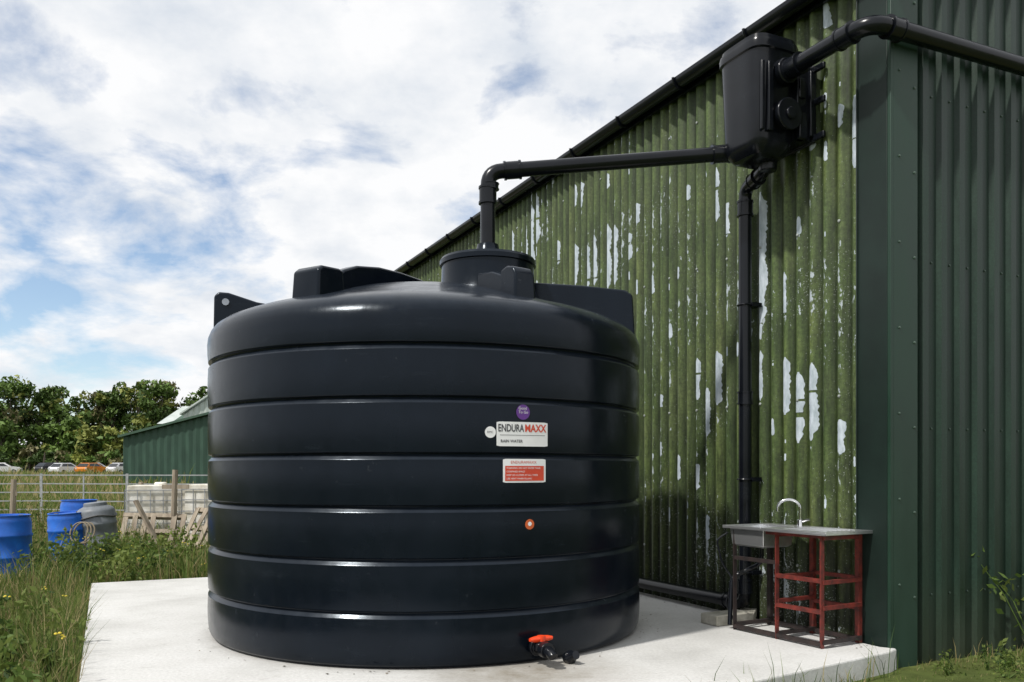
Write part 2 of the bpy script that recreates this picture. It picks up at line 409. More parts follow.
fin(350,[(1.72,2.34),(1.70,2.68),(1.64,2.72),(1.3,2.77),(.9,2.81),(.5,2.83),(.4,2.7),(.9,2.5),(1.4,2.4)],.20,'lifting_rib_2')
fin(188,[(1.74,2.33),(1.735,2.69),(1.70,2.725),(1.62,2.72),(1.40,2.65),(1.15,2.61),(1.1,2.5),(1.5,2.35)],.10,'lifting_rib_3')
fin(120,[(1.60,2.36),(1.58,2.70),(1.2,2.76),(.9,2.81),(.5,2.84),(.4,2.7),(.9,2.5),(1.4,2.4)],.20,'lifting_rib_4')
fin(60,[(1.60,2.36),(1.58,2.70),(1.2,2.76),(.9,2.81),(.5,2.84),(.4,2.7),(.9,2.5),(1.4,2.4)],.20,'lifting_rib_5')
fin(306,[(1.36,2.44),(1.35,2.68),(1.32,2.73),(1.24,2.75),(1.16,2.73),(1.14,2.45)],.19,'lifting_block_6',.9)
fin(306,[(1.2,2.5),(1.2,2.68),(1.0,2.76),(.8,2.78),(.8,2.55)],.12,'lifting_rib_6')
mb=MB(); a=R(188); p=Vector((1.64*math.cos(a),1.64*math.sin(a),2.64)); t=Vector((-math.sin(a),math.cos(a),0))
mb.tube([p-t*.056,p+t*.056],.028,18); mb.obj('lifting_eye',simple('eye_pale',(.30,.33,.38),rough=.6),tank)
nx,ny=NKX-TX,NKY-TY
mb=MB(); mb.rev([(.44,2.58),(.40,2.68),(.378,2.74),(.372,2.90),(.372,2.915),(.388,2.92),(.388,2.955),(.375,2.975),(.30,2.99),(.13,3.0),(.10,3.04),(.085,3.10)],(nx,ny,0),72); mb.obj('neck_and_lid',m_tank,tank,ang=30)
def cyl(phi,x,z,off): a=phi+x/TR; return ((TR+off)*math.cos(a),(TR+off)*math.sin(a),z)
def lab_rect(name,phi,zc,w,h,mat,off=.007,rc=.004):
    mb=MB(); n=16; vs=[]
    for i in range(n+1):
        x=-w/2+w*i/n
        ins=0 if 0<i<n else rc
        vs+= [cyl(phi,x,zc-h/2+ins,off),cyl(phi,x,zc+h/2-ins,off)]
    mb.add(vs,[(2*i,2*i+2,2*i+3,2*i+1) for i in range(n)]); return mb.obj(name,mat,tank)
def lab_disc(name,phi,zc,r,mat,off=.007):
    mb=MB(); vs=[cyl(phi,0,zc,off)]; n=32
    for k in range(n): q=2*math.pi*k/n; vs.append(cyl(phi,r*math.cos(q),zc+r*math.sin(q),off))
    mb.add(vs,[(0,k+1,(k+1)%n+1) for k in range(n)]); return mb.obj(name,mat,tank)
def lab_text(name,txt,phi,x0,zc,size,mat,off=.0085,bold=0.0,width=None):
    cu=bpy.data.curves.new(name+'_c','FONT'); cu.body=txt; cu.size=size; cu.align_x='LEFT'; cu.align_y='CENTER'; cu.offset=bold; cu.resolution_u=3
    o=bpy.data.objects.new('tmp',cu); scene.collection.objects.link(o)
    dg=bpy.context.evaluated_depsgraph_get(); me=bpy.data.meshes.new_from_object(o.evaluated_get(dg))
    bpy.data.objects.remove(o)
    xs=[v.co.x for v in me.vertices]; mw=max(xs) if xs else 1; k=(width/mw) if width else 1
    for v in me.vertices: v.co=Vector(cyl(phi,x0+v.co.x*k,zc+v.co.y,off))
    me.materials.clear(); me.materials.append(mat)
    ob=bpy.data.objects.new(name,me); scene.collection.objects.link(ob); ob.parent=tank
m_wl=simple('label_white',(.80,.80,.80),(.74,.74,.74),rough=.4); m_rd=simple('label_red',(.62,.06,.02),(.55,.05,.02),rough=.4)
m_pu=simple('label_purple',(.12,.03,.25),(.1,.025,.2),rough=.4); m_or=simple('label_orange',(.75,.14,.03),rough=.4); m_gy=simple('label_ink',(.06,.06,.07),rough=.5)
ph=R(-63.9)
lab_rect('name_label',ph,1.515,.375,.160,m_wl)
lab_text('label_text_dark','ENDURA',ph,-.178,1.552,.068,m_gy,bold=.0012,width=.185)
lab_text('label_text_red','MAXX',ph,.012,1.552,.068,m_rd,bold=.002,width=.165)
lab_text('label_text_small','RAIN WATER',ph,-.16,1.468,.026,m_gy,bold=.0006)
lab_rect('label_stripe',ph,1.508,.33,.003,m_gy,off=.0085,rc=0)
lab_disc('purple_sticker',ph,1.660,.050,m_pu); lab_text('sticker_text','Good\nTo Go',ph,-.034,1.672,.026,m_wl)
lab_disc('white_sticker',ph-R(7.5),1.525,.037,m_wl); lab_text('sticker_text_2','RMC',ph-R(7.5),-.022,1.525,.02,m_gy)
lab_rect('warning_label',ph+.008,1.275,.315,.155,m_wl)
lab_rect('warning_panel',ph+.008,1.258,.285,.098,m_rd,off=.0085,rc=0)
lab_text('warning_title','ENDURAMAXX',ph,-.09,1.330,.026,m_rd,width=.19)
for i in range(4): lab_text('warning_text_%d'%i,['WARNING: DO NOT ENTER TANK','CONFINED SPACE','KEEP LID CLOSED AT ALL TIMES','USE VENT WHEN FILLING'][i],ph,-.12,1.292-.023*i,.016,m_wl,off=.010)
lab_disc('orange_sticker',ph+.028,.922,.034,m_or); lab_disc('orange_sticker_mark',ph+.028,.925,.014,m_wl,off=.0085)
va=empty('drain_valve',(0,0,0)); va.parent=tank
pv=R(-61.0); d=Vector((math.cos(pv),math.sin(pv),0)); t=Vector((-d.y,d.x,0)); o0=d*(TR-.06)+Vector((0,0,.115))
mb=MB()
mb.tube([o0,o0+d*.08,o0+d*.081,o0+d*.11,o0+d*.111,o0+d*.18,o0+d*.181,o0+d*.235],[.04,.04,.058,.058,.040,.040,.052,.052],22)
mb.rev([(.048,0),(.05,.045),(.03,.055),(.02,.07)],o0+d*.145+Vector((0,0,-.01)),20)
mb.tube([o0+d*.22,o0+d*.28+Vector((0,0,-.015)),o0+d*.30+Vector((0,0,-.03))],[.035,.034,.030],18)
mb.obj('valve_body',m_blk,va,bevel=.004)
mb=MB(); c0=o0+d*.145+Vector((0,0,.062))
mb.tube([c0-t*.085,c0-t*.05,c0,c0+t*.05,c0+t*.085],[.012,.020,.024,.020,.012],12); mb.tube([c0-Vector((0,0,.03)),c0+Vector((0,0,.02))],.028,14)
mb.obj('valve_handle',simple('valve_orange',(.85,.07,.012),(.75,.05,.01),rough=.35),va)
mb=MB(); e=empty('pipe_cap',(.375,5.66,.035))
mb.rev([(.035,-.02),(.04,-.015),(.045,.03),(.03,.05),(.028,.09),(.022,.09)],(0,0,0),20,rot=Matrix.Rotation(R(65),3,'X')@Matrix.Rotation(R(30),3,'Y'))
mb.obj('cap',m_blk,e)

# ---------------------------------------------------------------- slab
m_con,nt,b=newmat('pale_concrete')
tc=nt.nodes.new('ShaderNodeTexCoord').outputs['Object']
n1=noise_n(nt,tc,1.1,7,.6); n2=noise_n(nt,tc,45,4,.7); n3=noise_n(nt,tc,5,8,.7); n4=noise_n(nt,mapping(nt,tc,(1,9,1)),3,4,.6)
r1=ramp(nt,[(.3,(.50,.495,.475)),(.5,(.60,.595,.575)),(.7,(.66,.655,.64))]); nt.links.new(n1.outputs['Fac'],r1.inputs[0])
r2=ramp(nt,[(.3,.84),(.7,1.08)]); nt.links.new(n2.outputs['Fac'],r2.inputs[0]); r3=ramp(nt,[(.58,0),(.8,.45)]); nt.links.new(n3.outputs['Fac'],r3.inputs[0])
c=mixc(nt,1,r1.outputs[0],r2.outputs[0],'MULTIPLY'); c=mixc(nt,r3.outputs[0],c,(.24,.22,.185))
st=maprange(nt,dist_n(nt,tc,(.10,5.40,0)),.08,.8,1.1,0); st=math_n(nt,'MULTIPLY',st,math_n(nt,'MULTIPLY',n3.outputs['Fac'],1.3),True)
c=mixc(nt,st,c,(.20,.17,.125))
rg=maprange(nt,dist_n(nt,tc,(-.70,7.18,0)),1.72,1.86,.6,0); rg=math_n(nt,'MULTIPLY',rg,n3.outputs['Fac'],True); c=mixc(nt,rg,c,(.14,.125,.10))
nt.links.new(c,b.inputs['Base Color']); b.inputs['Roughness'].default_value=.85; b.inputs['Specular IOR Level'].default_value=.3
h=math_n(nt,'ADD',math_n(nt,'MULTIPLY',n2.outputs['Fac'],.5),math_n(nt,'ADD',n3.outputs['Fac'],n4.outputs['Fac'])); bump(nt,b,h,.4,.012)
A2=L(-.075,0.0,0); B=L(6.36,.04,0); C2=L(6.36,5.27,0)
poly=[(A2.x,A2.y),(2.67,6.02),(-1.6,3.02),(C2.x,C2.y),(B.x,B.y),(L(.02,.06,0).x,L(.02,.06,0).y)]
ar=sum(poly[i][0]*poly[(i+1)%6][1]-poly[(i+1)%6][0]*poly[i][1] for i in range(6))
if ar<0: poly=poly[::-1]
mb=MB(); n=len(poly)
mb.add([(x,y,0) for x,y in poly]+[(x,y,-.35) for x,y in poly],[tuple(range(n)),tuple(range(2*n-1,n-1,-1))]+[(i,i+n,(i+1)%n+n,(i+1)%n) for i in range(n)])
mb.obj('concrete_slab',m_con,smooth=False,bevel=.012)
def inpoly(x,y,mg=0):
    u,n_=toL(x,y)
    if u>6.36+mg or n_>5.27+mg: return False
    ex,ey=-4.27,-3.0; ll=math.hypot(ex,ey); dd=((x-2.67)*ey-(y-6.02)*ex)/ll
    side=((-.74-2.67)*ey-(7.18-6.02)*ex)/ll
    if dd*(1 if side>0 else -1)<-mg: return False
    return n_>-.1 and u>-.2
def inbarn(x,y):
    u,n_=toL(x,y); return u>-.06 and n_<.06

# ---------------------------------------------------------------- sink
se=empty('outdoor_sink',(2.22,6.10,0),R(30)); se.scale=(1,1,.965)
m_ss=simple('stainless',(.74,.75,.76),(.64,.65,.66),rough=.28,metal=.85,scale=20,stretch=(1,.1,1))
m_red=simple('red_oxide_steel',(.20,.028,.019),(.07,.016,.013),rough=.55,scale=18,bmp=.2,bdist=.002)
m_dk=simple('dark_steel',(.035,.022,.02),(.015,.012,.012),rough=.6,scale=20)
mb=MB()
X0,X1,Y0,Y1=-.05,.46,-.07,.95; bx0,bx1,by0,by1=-.02,.32,.54,.90; zt=.862
def plate(x0,x1,y0,y1): mb.box(((x0+x1)/2,(y0+y1)/2,zt),(x1-x0,y1-y0,.010))
plate(X0,X1,Y0,by0); plate(X0,X1,by1,Y1); plate(X0,bx0,by0,by1); plate(bx1,X1,by0,by1)
mb.box((X0+.004,(Y0+Y1)/2,zt-.012),(.008,Y1-Y0,.014)); mb.box(((X0+X1)/2,Y0+.004,zt-.012),(X1-X0,.008,.014)); mb.box(((X0+X1)/2,Y1-.004,zt-.012),(X1-X0,.008,.014))
for i in range(7): mb.box((.05+.05*i,.2,zt+.007),(.010,.40,.004))
mb.obj('worktop',m_ss,se,bevel=.002)
mb=MB()
def rr_loop(x0,x1,y0,y1,z,ins): return [(x0+ins,y0+ins,z),(x1-ins,y0+ins,z),(x1-ins,y1-ins,z),(x0+ins,y1-ins,z)]
lo=[rr_loop(bx0,bx1,by0,by1,zt,0),rr_loop(bx0,bx1,by0,by1,zt-.15,.015),rr_loop(bx0,bx1,by0,by1,zt-.165,.04)]
lo2=[rr_loop(bx0,bx1,by0,by1,zt,.006),rr_loop(bx0,bx1,by0,by1,zt-.145,.021),rr_loop(bx0,bx1,by0,by1,zt-.157,.045)]
for q in(lo,lo2):
    vs=sum(q,[]); fs=[(i*4+k,i*4+(k+1)%4,i*4+4+(k+1)%4,i*4+4+k) for i in range(2) for k in range(4)]+[(8,9,10,11)]
    mb.add(vs,fs)
mb.obj('bowl',m_ss,se,bevel=.004)
mb=MB(); tx,ty=.41,.56
mb.tube([(tx,ty,zt),(tx,ty,zt+.05),(tx,ty,zt+.055)],[.026,.024,.014],18)
pts=[(tx,ty,zt+.05),(tx,ty,zt+.15)]+[(tx-.06+.06*math.cos(a),ty+.06*(1-math.cos(a)),zt+.15+.07*math.sin(a)) for a in np.linspace(.15,math.pi*.98,14)]+[(tx-.122,ty+.122,zt+.12)]
mb.tube(pts,.0125,12); mb.tube([(tx,ty,zt+.035),(tx+.02,ty-.05,zt+.055),(tx+.02,ty-.08,zt+.06)],[.013,.011,.009],10)
mb.obj('tap',simple('chrome',(.85,.85,.87),rough=.12,metal=1),se)
mb=MB(); W,LN=.41,.86
def leg(x,y,mi): 
    mb.box((x,y,.425),(.034,.006,.845),mi); mb.box((x+(.014 if x<.2 else -.014),y+.018,.425),(.006,.034,.845),mi)
for x in(0,W):
    for y,mi in((0,0),(.42,0),(LN,1)): leg(x,y,mi)
def rail(a,b_,mi,w=.032): mb.bar(a,b_,w,.030,mi)
for x in(0,W):
    rail((x,0,.833),(x,.52,.833),0); rail((x,.0,.03),(x,LN,.03),1)
    rail((x,0,.50),(x,.42,.50),0); rail((x,0,.27),(x,.42,.27),0)
for y in(0,.42,LN):
    if y<.5: rail((0,y,.82),(W,y,.82),0)
    rail((0,y,.045),(W,y,.045),1)
    if y<.5: rail((0,y,.49),(W,y,.49),0); rail((0,y,.30),(W,y,.30),0)
rail((0,.42,.60),(0,LN,.60),1,.025)
mb.obj('steel_frame',[m_red,m_dk],se,smooth=False)
mb=MB()
mb.tube(fillet([(.15,.72,.70),(.15,.72,.56),(.17,.86,.50),(.05,.95,.42),(.0,.92,.03)],.06),.018,12)
mb.tube(fillet([(.02,.96,.80),(-.05,1.02,.74),(-.02,.99,.55),(.05,.93,.4),(.02,.99,.2),(.1,.95,.02)],.05),.008,8)
mb.obj('waste_hose',m_blk,se)
m_blkc=simple('block_concrete',(.45,.43,.37),(.28,.27,.22),rough=.9,scale=12,bmp=.4)
for (x,y,sx,sy,sz,rz) in((1.80,7.14,.40,.20,.085,.5),(2.02,7.33,.3,.14,.07,1.2)):
    mb=MB(); mb.box((0,0,sz/2+.002),(sx,sy,sz)); o=mb.obj('concrete_block',m_blkc,smooth=False,bevel=.008); o.location=(x,y,0); o.rotation_euler=(0,0,rz)
mb=MB()
for _ in range(240):
    if random.random()<.75: u=random.uniform(-.05,6); n_=abs(random.gauss(0,.14))+.05; p=L(u,n_,0); x,y=p.x,p.y
    else:
        a=random.uniform(0,6.28); rr_=1.77+abs(random.gauss(0,.10)); x=TX+rr_*math.cos(a); y=TY+rr_*math.sin(a)
    if not inpoly(x,y,-.05) or inbarn(x,y): continue
    s=random.uniform(.003,.009); a=random.uniform(0,3.1)
    mb.add([(x+s*math.cos(a+q)*(1 if i%2 else 1.6),y+s*math.sin(a+q),.003+random.uniform(0,.006)) for i,q in enumerate((0,1.5,3.1,4.6))],[(0,1,2,3)],random.choice([0,1]))
mb.obj('leaf_litter',[simple('litter_brown',(.15,.10,.05)),simple('litter_dark',(.08,.07,.05))],smooth=False)

# ---------------------------------------------------------------- ground
m_gr,nt,b=newmat('rough_pasture')
tc=nt.nodes.new('ShaderNodeTexCoord').outputs['Object']
n1=noise_n(nt,tc,.12,8,.6); n2=noise_n(nt,tc,3,8,.7)
r1=ramp(nt,[(.35,(.055,.075,.022)),(.5,(.09,.115,.032)),(.65,(.16,.15,.06))]); nt.links.new(n1.outputs['Fac'],r1.inputs[0])
r2=ramp(nt,[(.3,.5),(.7,1.3)]); nt.links.new(n2.outputs['Fac'],r2.inputs[0])
nt.links.new(mixc(nt,1,r1.outputs[0],r2.outputs[0],'MULTIPLY'),b.inputs['Base Color']); b.inputs['Roughness'].default_value=.95; b.inputs['Specular IOR Level'].default_value=.1
bump(nt,b,n2.outputs['Fac'],.8,.05)
def axis(lo,hi,near,st):
    v=[];x=0;s=st
    while x<hi: v.append(x); x+=s; s=st if x<near else s*1.12
    v.append(hi); w=[];x=-st;s=st
    while x>lo: w.append(x); x-=s; s=st if x>-near else s*1.12
    w.append(lo); return w[::-1]+v
xs=axis(-900,900,20,.5); ys=axis(-300,1500,30,.5)
mb=MB(); 
for x in xs:
    for y in ys: mb.v.append((x,y,min(gz(x,y),14)))
ny_=len(ys)
for i in range(len(xs)-1):
    for j in range(ny_-1): a=i*ny_+j; mb.f.append((a,a+ny_,a+ny_+1,a+1)); mb.m.append(0)
mb.obj('ground',m_gr,ang=180)

# ---------------------------------------------------------------- grass
def leafmat(name,c1,c2,sc=1.3,trans=True):
    m,nt,b=newmat(name); tc=nt.nodes.new('ShaderNodeTexCoord').outputs['Object']; n=noise_n(nt,tc,sc,4,.7)
    r=ramp(nt,[(.35,c2),(.65,c1)]); nt.links.new(n.outputs['Fac'],r.inputs[0]); nt.links.new(r.outputs[0],b.inputs['Base Color'])
    b.inputs['Roughness'].default_value=.6; b.inputs['Specular IOR Level'].default_value=.25
    if trans:
        tr=nt.nodes.new('ShaderNodeBsdfTranslucent'); nt.links.new(r.outputs[0],tr.inputs[0]); mx=nt.nodes.new('ShaderNodeMixShader'); mx.inputs[0].default_value=.35
        out=nt.nodes['Material Output']; nt.links.new(b.outputs[0],mx.inputs[1]); nt.links.new(tr.outputs[0],mx.inputs[2]); nt.links.new(mx.outputs[0],out.inputs[0])
    return m
g_mats=[leafmat('blade_a',(.13,.20,.04),(.08,.13,.028)),leafmat('blade_b',(.19,.24,.055),(.12,.16,.04)),leafmat('blade_straw',(.42,.35,.18),(.28,.23,.10)),leafmat('blade_dark',(.06,.11,.028),(.04,.07,.02))]
def blades(name,P,H,Wd,mi,mats,parent=None):
    n=len(P); P=np.asarray(P,float); H=np.asarray(H); Wd=np.asarray(Wd)
    az=rng.uniform(0,2*np.pi,n); lean=rng.uniform(.05,.6,n)*H; la=rng.uniform(0,2*np.pi,n)
    wx=np.cos(az)*Wd/2; wy=np.sin(az)*Wd/2; lx=np.cos(la)*lean; ly=np.sin(la)*lean
    V=np.zeros((n,5,3))
    V[:,0]=P; V[:,0,0]-=wx; V[:,0,1]-=wy; V[:,1]=P; V[:,1,0]+=wx; V[:,1,1]+=wy
    mid=P.copy(); mid[:,0]+=lx*.35; mid[:,1]+=ly*.35; mid[:,2]+=H*.6
    V[:,2]=mid; V[:,2,0]+=wx*.7; V[:,2,1]+=wy*.7; V[:,3]=mid; V[:,3,0]-=wx*.7; V[:,3,1]-=wy*.7
    V[:,4]=P; V[:,4,0]+=lx; V[:,4,1]+=ly; V[:,4,2]+=H*.95
    me=bpy.data.meshes.new(name); me.vertices.add(5*n); me.vertices.foreach_set('co',V.reshape(-1))
    idx=np.arange(n)*5; loops=np.stack([idx,idx+1,idx+2,idx+3,idx+3,idx+2,idx+4],1).reshape(-1)
    me.loops.add(7*n); me.loops.foreach_set('vertex_index',loops.astype(np.int32)); me.polygons.add(2*n)
    ls=np.stack([np.arange(n)*7,np.arange(n)*7+4],1).reshape(-1); me.polygons.foreach_set('loop_start',ls.astype(np.int32))
    for m in mats: me.materials.append(m)
    me.polygons.foreach_set('material_index',np.repeat(mi,2).astype(np.int32)); me.update(calc_edges=True); me.validate()
    o=bpy.data.objects.new(name,me); scene.collection.objects.link(o)
    if parent: o.parent=parent
    return o
P=[];H=[];Wd=[];MI=[]
def scatter(x0,x1,y0,y1,n,h0,h1,w,dens=0.0,straw=.15):
    for _ in range(n):
        x=random.uniform(x0,x1); y=random.uniform(y0,y1)
        if inpoly(x,y,.02) or inbarn(x,y): continue
        q=noise.noise(Vector((x*.8,y*.8,2)))
        if q<dens-.35 and random.random()<.7: continue
        k=1+1.1*q
        if -8<x<-5.6 and 9.8<y<14.6: k*=.4
        P.append((x,y,gz(x,y)-.02)); H.append(random.uniform(h0,h1)*max(.35,k)*(1.7 if random.random()<.04 else 1)); Wd.append(w*random.uniform(.6,1.4))
        r=random.random(); MI.append(2 if r<straw*(1.3-q) else (3 if r<.35 else (0 if r<.7 else 1)))
scatter(-7,-1.2,3.0,9,40000,.10,.34,.007,straw=.26)
scatter(-13,-3.5,7.5,17,40000,.14,.38,.012,straw=.30)
scatter(-30,-4,16,40,36000,.2,.5,.035,straw=.35)
scatter(-2.2,3.2,2.3,5.9,6000,.06,.19,.006)
scatter(2.2,7.5,4.2,8,15000,.04,.12,.006,straw=.25)
scatter(-80,-10,38,110,24000,.3,.8,.10,straw=.4)
for _ in range(200):
    t=random.random(); x=2.67-4.27*t+.03; y=6.02-3.0*t-.05
    P.append((x,y,GZ)); H.append(random.uniform(.12,.28)*(1+.8*noise.noise(Vector((t*14,0,0))))); Wd.append(.006); MI.append(random.choice([0,1,3,2]))
blades('grass',P,H,Wd,np.array(MI),g_mats)

def leafquads(Pc,size,mi,mats,name,parent=None):
    n=len(Pc); Pc=np.asarray(Pc); a=rng.normal(size=(n,3)); a/=np.linalg.norm(a,axis=1)[:,None]
    b_=rng.normal(size=(n,3)); b_-= (b_*a).sum(1)[:,None]*a; b_/=np.linalg.norm(b_,axis=1)[:,None]
    s=np.asarray(size)[:,None]*.5
    V=np.stack([Pc-a*s*1.3,Pc+b_*s*.62+a*s*.1,Pc+a*s*1.3,Pc-b_*s*.62+a*s*.1],1)
    me=bpy.data.meshes.new(name); me.vertices.add(4*n); me.vertices.foreach_set('co',V.reshape(-1)); me.loops.add(4*n); me.loops.foreach_set('vertex_index',np.arange(4*n,dtype=np.int32))
    me.polygons.add(n); me.polygons.foreach_set('loop_start',(np.arange(n)*4).astype(np.int32))
    for m in mats: me.materials.append(m)
    me.polygons.foreach_set('material_index',np.asarray(mi,dtype=np.int32)); me.update(calc_edges=True); me.validate()
    o=bpy.data.objects.new(name,me); scene.collection.objects.link(o)
    if parent: o.parent=parent
    return o
def weedmass(name,plants,leaf=.05,per=45,mats=None):
    e=empty(name,(plants[0][0],plants[0][1],gz(plants[0][0],plants[0][1])))
    inv=-Vector(e.location); mb=MB(); C=[];S=[];M=[]
    for x,y,h in plants:
        z0=gz(x,y)
        for k in range(random.randint(3,5)):
            dx,dy=random.gauss(0,.22)*h,random.gauss(0,.22)*h; top=Vector((x+dx,y+dy,z0+h*random.uniform(.7,1.05)))
            base=Vector((x+dx*.15,y+dy*.15,z0)); md=(base+top)/2+Vector((random.gauss(0,.03),random.gauss(0,.03),.05*h))
            mb.tube([base+inv,md+inv,top+inv],[.006,.004,.002],5)
            mi=random.choice([0,1,1,3])
            for j in range(per):
                t=random.random()**.8; p=base.lerp(md,t*2) if t<.5 else md.lerp(top,t*2-1)
                w=.09*(1.2-t)*min(1.5,h+.5); C.append(p+inv+Vector((random.gauss(0,w),random.gauss(0,w),random.gauss(0,.03)))); S.append(leaf*random.uniform(.5,1.3)); M.append(mi if random.random()<.8 else 1)
    mb.obj('stems',g_mats[0],e); leafquads(C,S,M,mats or g_mats,'leaves',e)
pl=[]
for _ in range(44):
    x=random.uniform(-6.0,-3.6);y=random.uniform(9.8,12.6)
    pl.append((x,y,random.uniform(.3,.66)))
for _ in range(42):
    x=random.uniform(-4.8,-2.1);y=random.uniform(4.0,8.5); pl.append((x,y,random.uniform(.2,.5)))
for _ in range(26): pl.append((random.uniform(-13,-7.8),random.uniform(11,17),random.uniform(.35,.6)))
for _ in range(30): pl.append((random.uniform(-13,-5),random.uniform(18.5,20),random.uniform(.5,.95)))
pl=[p for p in pl if not inpoly(p[0],p[1],.10)]
weedmass('weeds',pl,leaf=.055,per=36)
weedmass('tall_weed',[(4.05,6.42,1.0),(4.2,6.5,.8)],leaf=.06,per=36)
weedmass('low_weeds',[(x,y,h) for x,y,h in((3.05,5.95,.13),(3.4,6.1,.16),(3.6,6.2,.1),(3.4,5.85,.12),(3.75,5.95,.15))],leaf=.024,per=26)
mb=MB()
for _ in range(110):
    x=random.uniform(-9,-2);y=random.uniform(3.8,14)
    if inpoly(x,y,.05): continue
    z=gz(x,y); h=random.uniform(.2,.5); 
    mb.tube([(x,y,z),(x+.02,y,z+h)],.0025,4,0)
    for k in range(3):
        c0=(x+.02+random.gauss(0,.02),y+random.gauss(0,.02),z+h+random.gauss(0,.01)); mb.rev([(.002,0),(.012,.005),(.009,.011),(.003,.013)],c0,6,1)
mb.obj('wildflowers',[g_mats[0],simple('yellow_petal',(.70,.55,.04),rough=.6)],smooth=False)

# ---------------------------------------------------------------- barrels etc
def barrel(x,y,h,r,mat,tilt=(0,0),cone=False):
    e=empty('plastic_barrel',(x,y,gz(x,y)-.01)); e.rotation_euler=(R(tilt[0]),R(tilt[1]),random.random())
    mb=MB()
    pr=[(r*.9,0),(r*.98,.02),(r,.08),(r,h*.30),(r*1.04,h*.32),(r*1.04,h*.345),(r,h*.37),(r*1.01,h*.5),(r,h*.64),(r*1.04,h*.66),(r*1.04,h*.69),(r,h*.71),(r,h*.88)]
    if cone: pr+=[(r*.9,h*.93),(r*.62,h*.97),(r*.6,h*1.02),(r*.55,h*1.03)]
    else: pr+=[(r*.97,h*.93),(r*.93,h*.96),(r*.93,h*.985),(r*.97,h*.985),(r*.97,h),(r*.9,h),(r*.88,h*.97)]
    mb.rev(pr,seg=36); mb.obj('drum',mat,e,ang=40)
    mb=MB()
    if not cone:
        for a in(0,math.pi): mb.rev([(.035,0),(.035,.025),(.02,.03)],(r*.6*math.cos(a),r*.6*math.sin(a),h*.965),12)
    else:
        mb.tube([(r*1.05*math.cos(a),r*1.05*math.sin(a),h*.80+.02*math.sin(3*a)) for a in np.linspace(0,2*math.pi,25)],.012,6)
    mb.obj('fittings',simple('fit',(.1,.1,.1)),e); return e
m_bl=simple('blue_plastic',(.012,.14,.60),(.012,.09,.42),rough=.40,scale=5)
m_gp=simple('grey_plastic',(.20,.22,.24),(.11,.12,.13),rough=.5,scale=5)
barrel(-6.80,11.45,.84,.31,m_bl); barrel(-6.72,13.0,.80,.28,m_bl,(0,-4)); barrel(-7.05,13.9,.96,.28,m_bl)
barrel(-6.32,13.15,.92,.27,m_gp,(0,-6),cone=True)
m_wd=simple('weathered_wood',(.38,.32,.24),(.20,.16,.12),rough=.85,scale=12,stretch=(1,1,.2),bmp=.4)
mb=MB(); e=empty('wooden_plank',(-5.75,13.2,gz(-5.9,13.2))); mb.bar((.45,0,-.05),(-.12,.1,.95),.09,.04); mb.obj('board',m_wd,e,smooth=False,bevel=.004)
mb=MB(); e=empty('garden_hose',(-6.42,12.62,gz(-6.4,12.6)))
mb.tube([(.14*math.cos(a)+.008*a,.06*math.sin(a),.50+.15*math.sin(a)) for a in np.linspace(0,14,80)]+[(.1,-.05,.2),(.2,-.1,.02)],.011,7); mb.obj('coil',simple('hose',(.25,.20,.13),rough=.5),e)
for (x,y,h) in((-9.55,16.3,1.25),(-6.35,16.0,1.45),(-7.6,17.4,1.2)):
    mb=MB(); mb.tube([(0,0,-.2),(0.01,0,h*.5),(0.03,.01,h)],[.06,.055,.05],9); mb.box((.04,0,h*.78),(.5 if x>-7 else .1,.03,.08)); o=mb.obj('wooden_post',m_wd); o.location=(x,y,gz(x,y))
for x,y,rz,tl_ in((-6.55,15.4,.25,42),(-5.5,15.2,-.35,34)):
    e=empty('wooden_pallet',(x,y,gz(x,y)-.03),rz); e.rotation_euler=(R(-tl_),R(random.uniform(-5,5)),rz); mb=MB()
    for k in range(7):
        if k==4 and tl_>40: continue
        mb.box((-.5+k/6+random.uniform(-.015,.015),-.05,.42+random.uniform(-.04,.04)),(.085,.02,.78+random.uniform(-.1,.1)),rot=Matrix.Rotation(random.uniform(-.05,.05),3,'Y'))
    for z in(.08,.45,.82): mb.box((0,0,z),(1.1,.08,.09))
    mb.obj('slats',m_wd,e,smooth=False)
m_ibc=simple('dirty_white_plastic',(.84,.82,.76),(.56,.52,.42),rough=.5,scale=4)
m_gal=simple('galvanised',(.50,.51,.52),(.36,.37,.38),rough=.45,metal=.6,scale=10)
for x,y,rz in((-7.0,17.0,.25),(-5.75,16.9,-.1),(-5.8,18.6,.1)):
    e=empty('water_container',(x,y,gz(x,y)),rz); mb=MB()
    mb.box((0,0,.66),(1.08,.92,.98)); mb.rev([(.12,0),(.12,.04),(.1,.06)],(0,0,1.15),16); mb.obj('bottle',m_ibc,e,bevel=.10,bseg=4)
    mb=MB()
    for z in(.2,.42,.64,.86,1.06):
        for sx in(-1,1):
            mb.bar((sx*.58,-.49,z),(sx*.58,.49,z),.016); mb.bar((-.58,sx*.49,z),(.58,sx*.49,z),.016)
    for k in range(6):
        xx=-.58+1.16*k/5
        for sy in(-1,1): mb.bar((xx,sy*.49,.16),(xx,sy*.49,1.06),.016)
    for k in range(5):
        yy=-.49+.98*k/4
        for sx in(-1,1): mb.bar((sx*.58,yy,.16),(sx*.58,yy,1.06),.016)
    mb.obj('cage',m_gal,e,smooth=False)
    mb=MB(); 
    for k in(-1,0,1): mb.box((k*.52,0,.07),(.14,1.0,.14))
    mb.box((0,0,.15),(1.2,1.0,.03)); mb.obj('pallet',m_wd,e,smooth=False)
fe2=empty('metal_fence',(-14.5,21.5,GZ)); mb=MB(); x=0
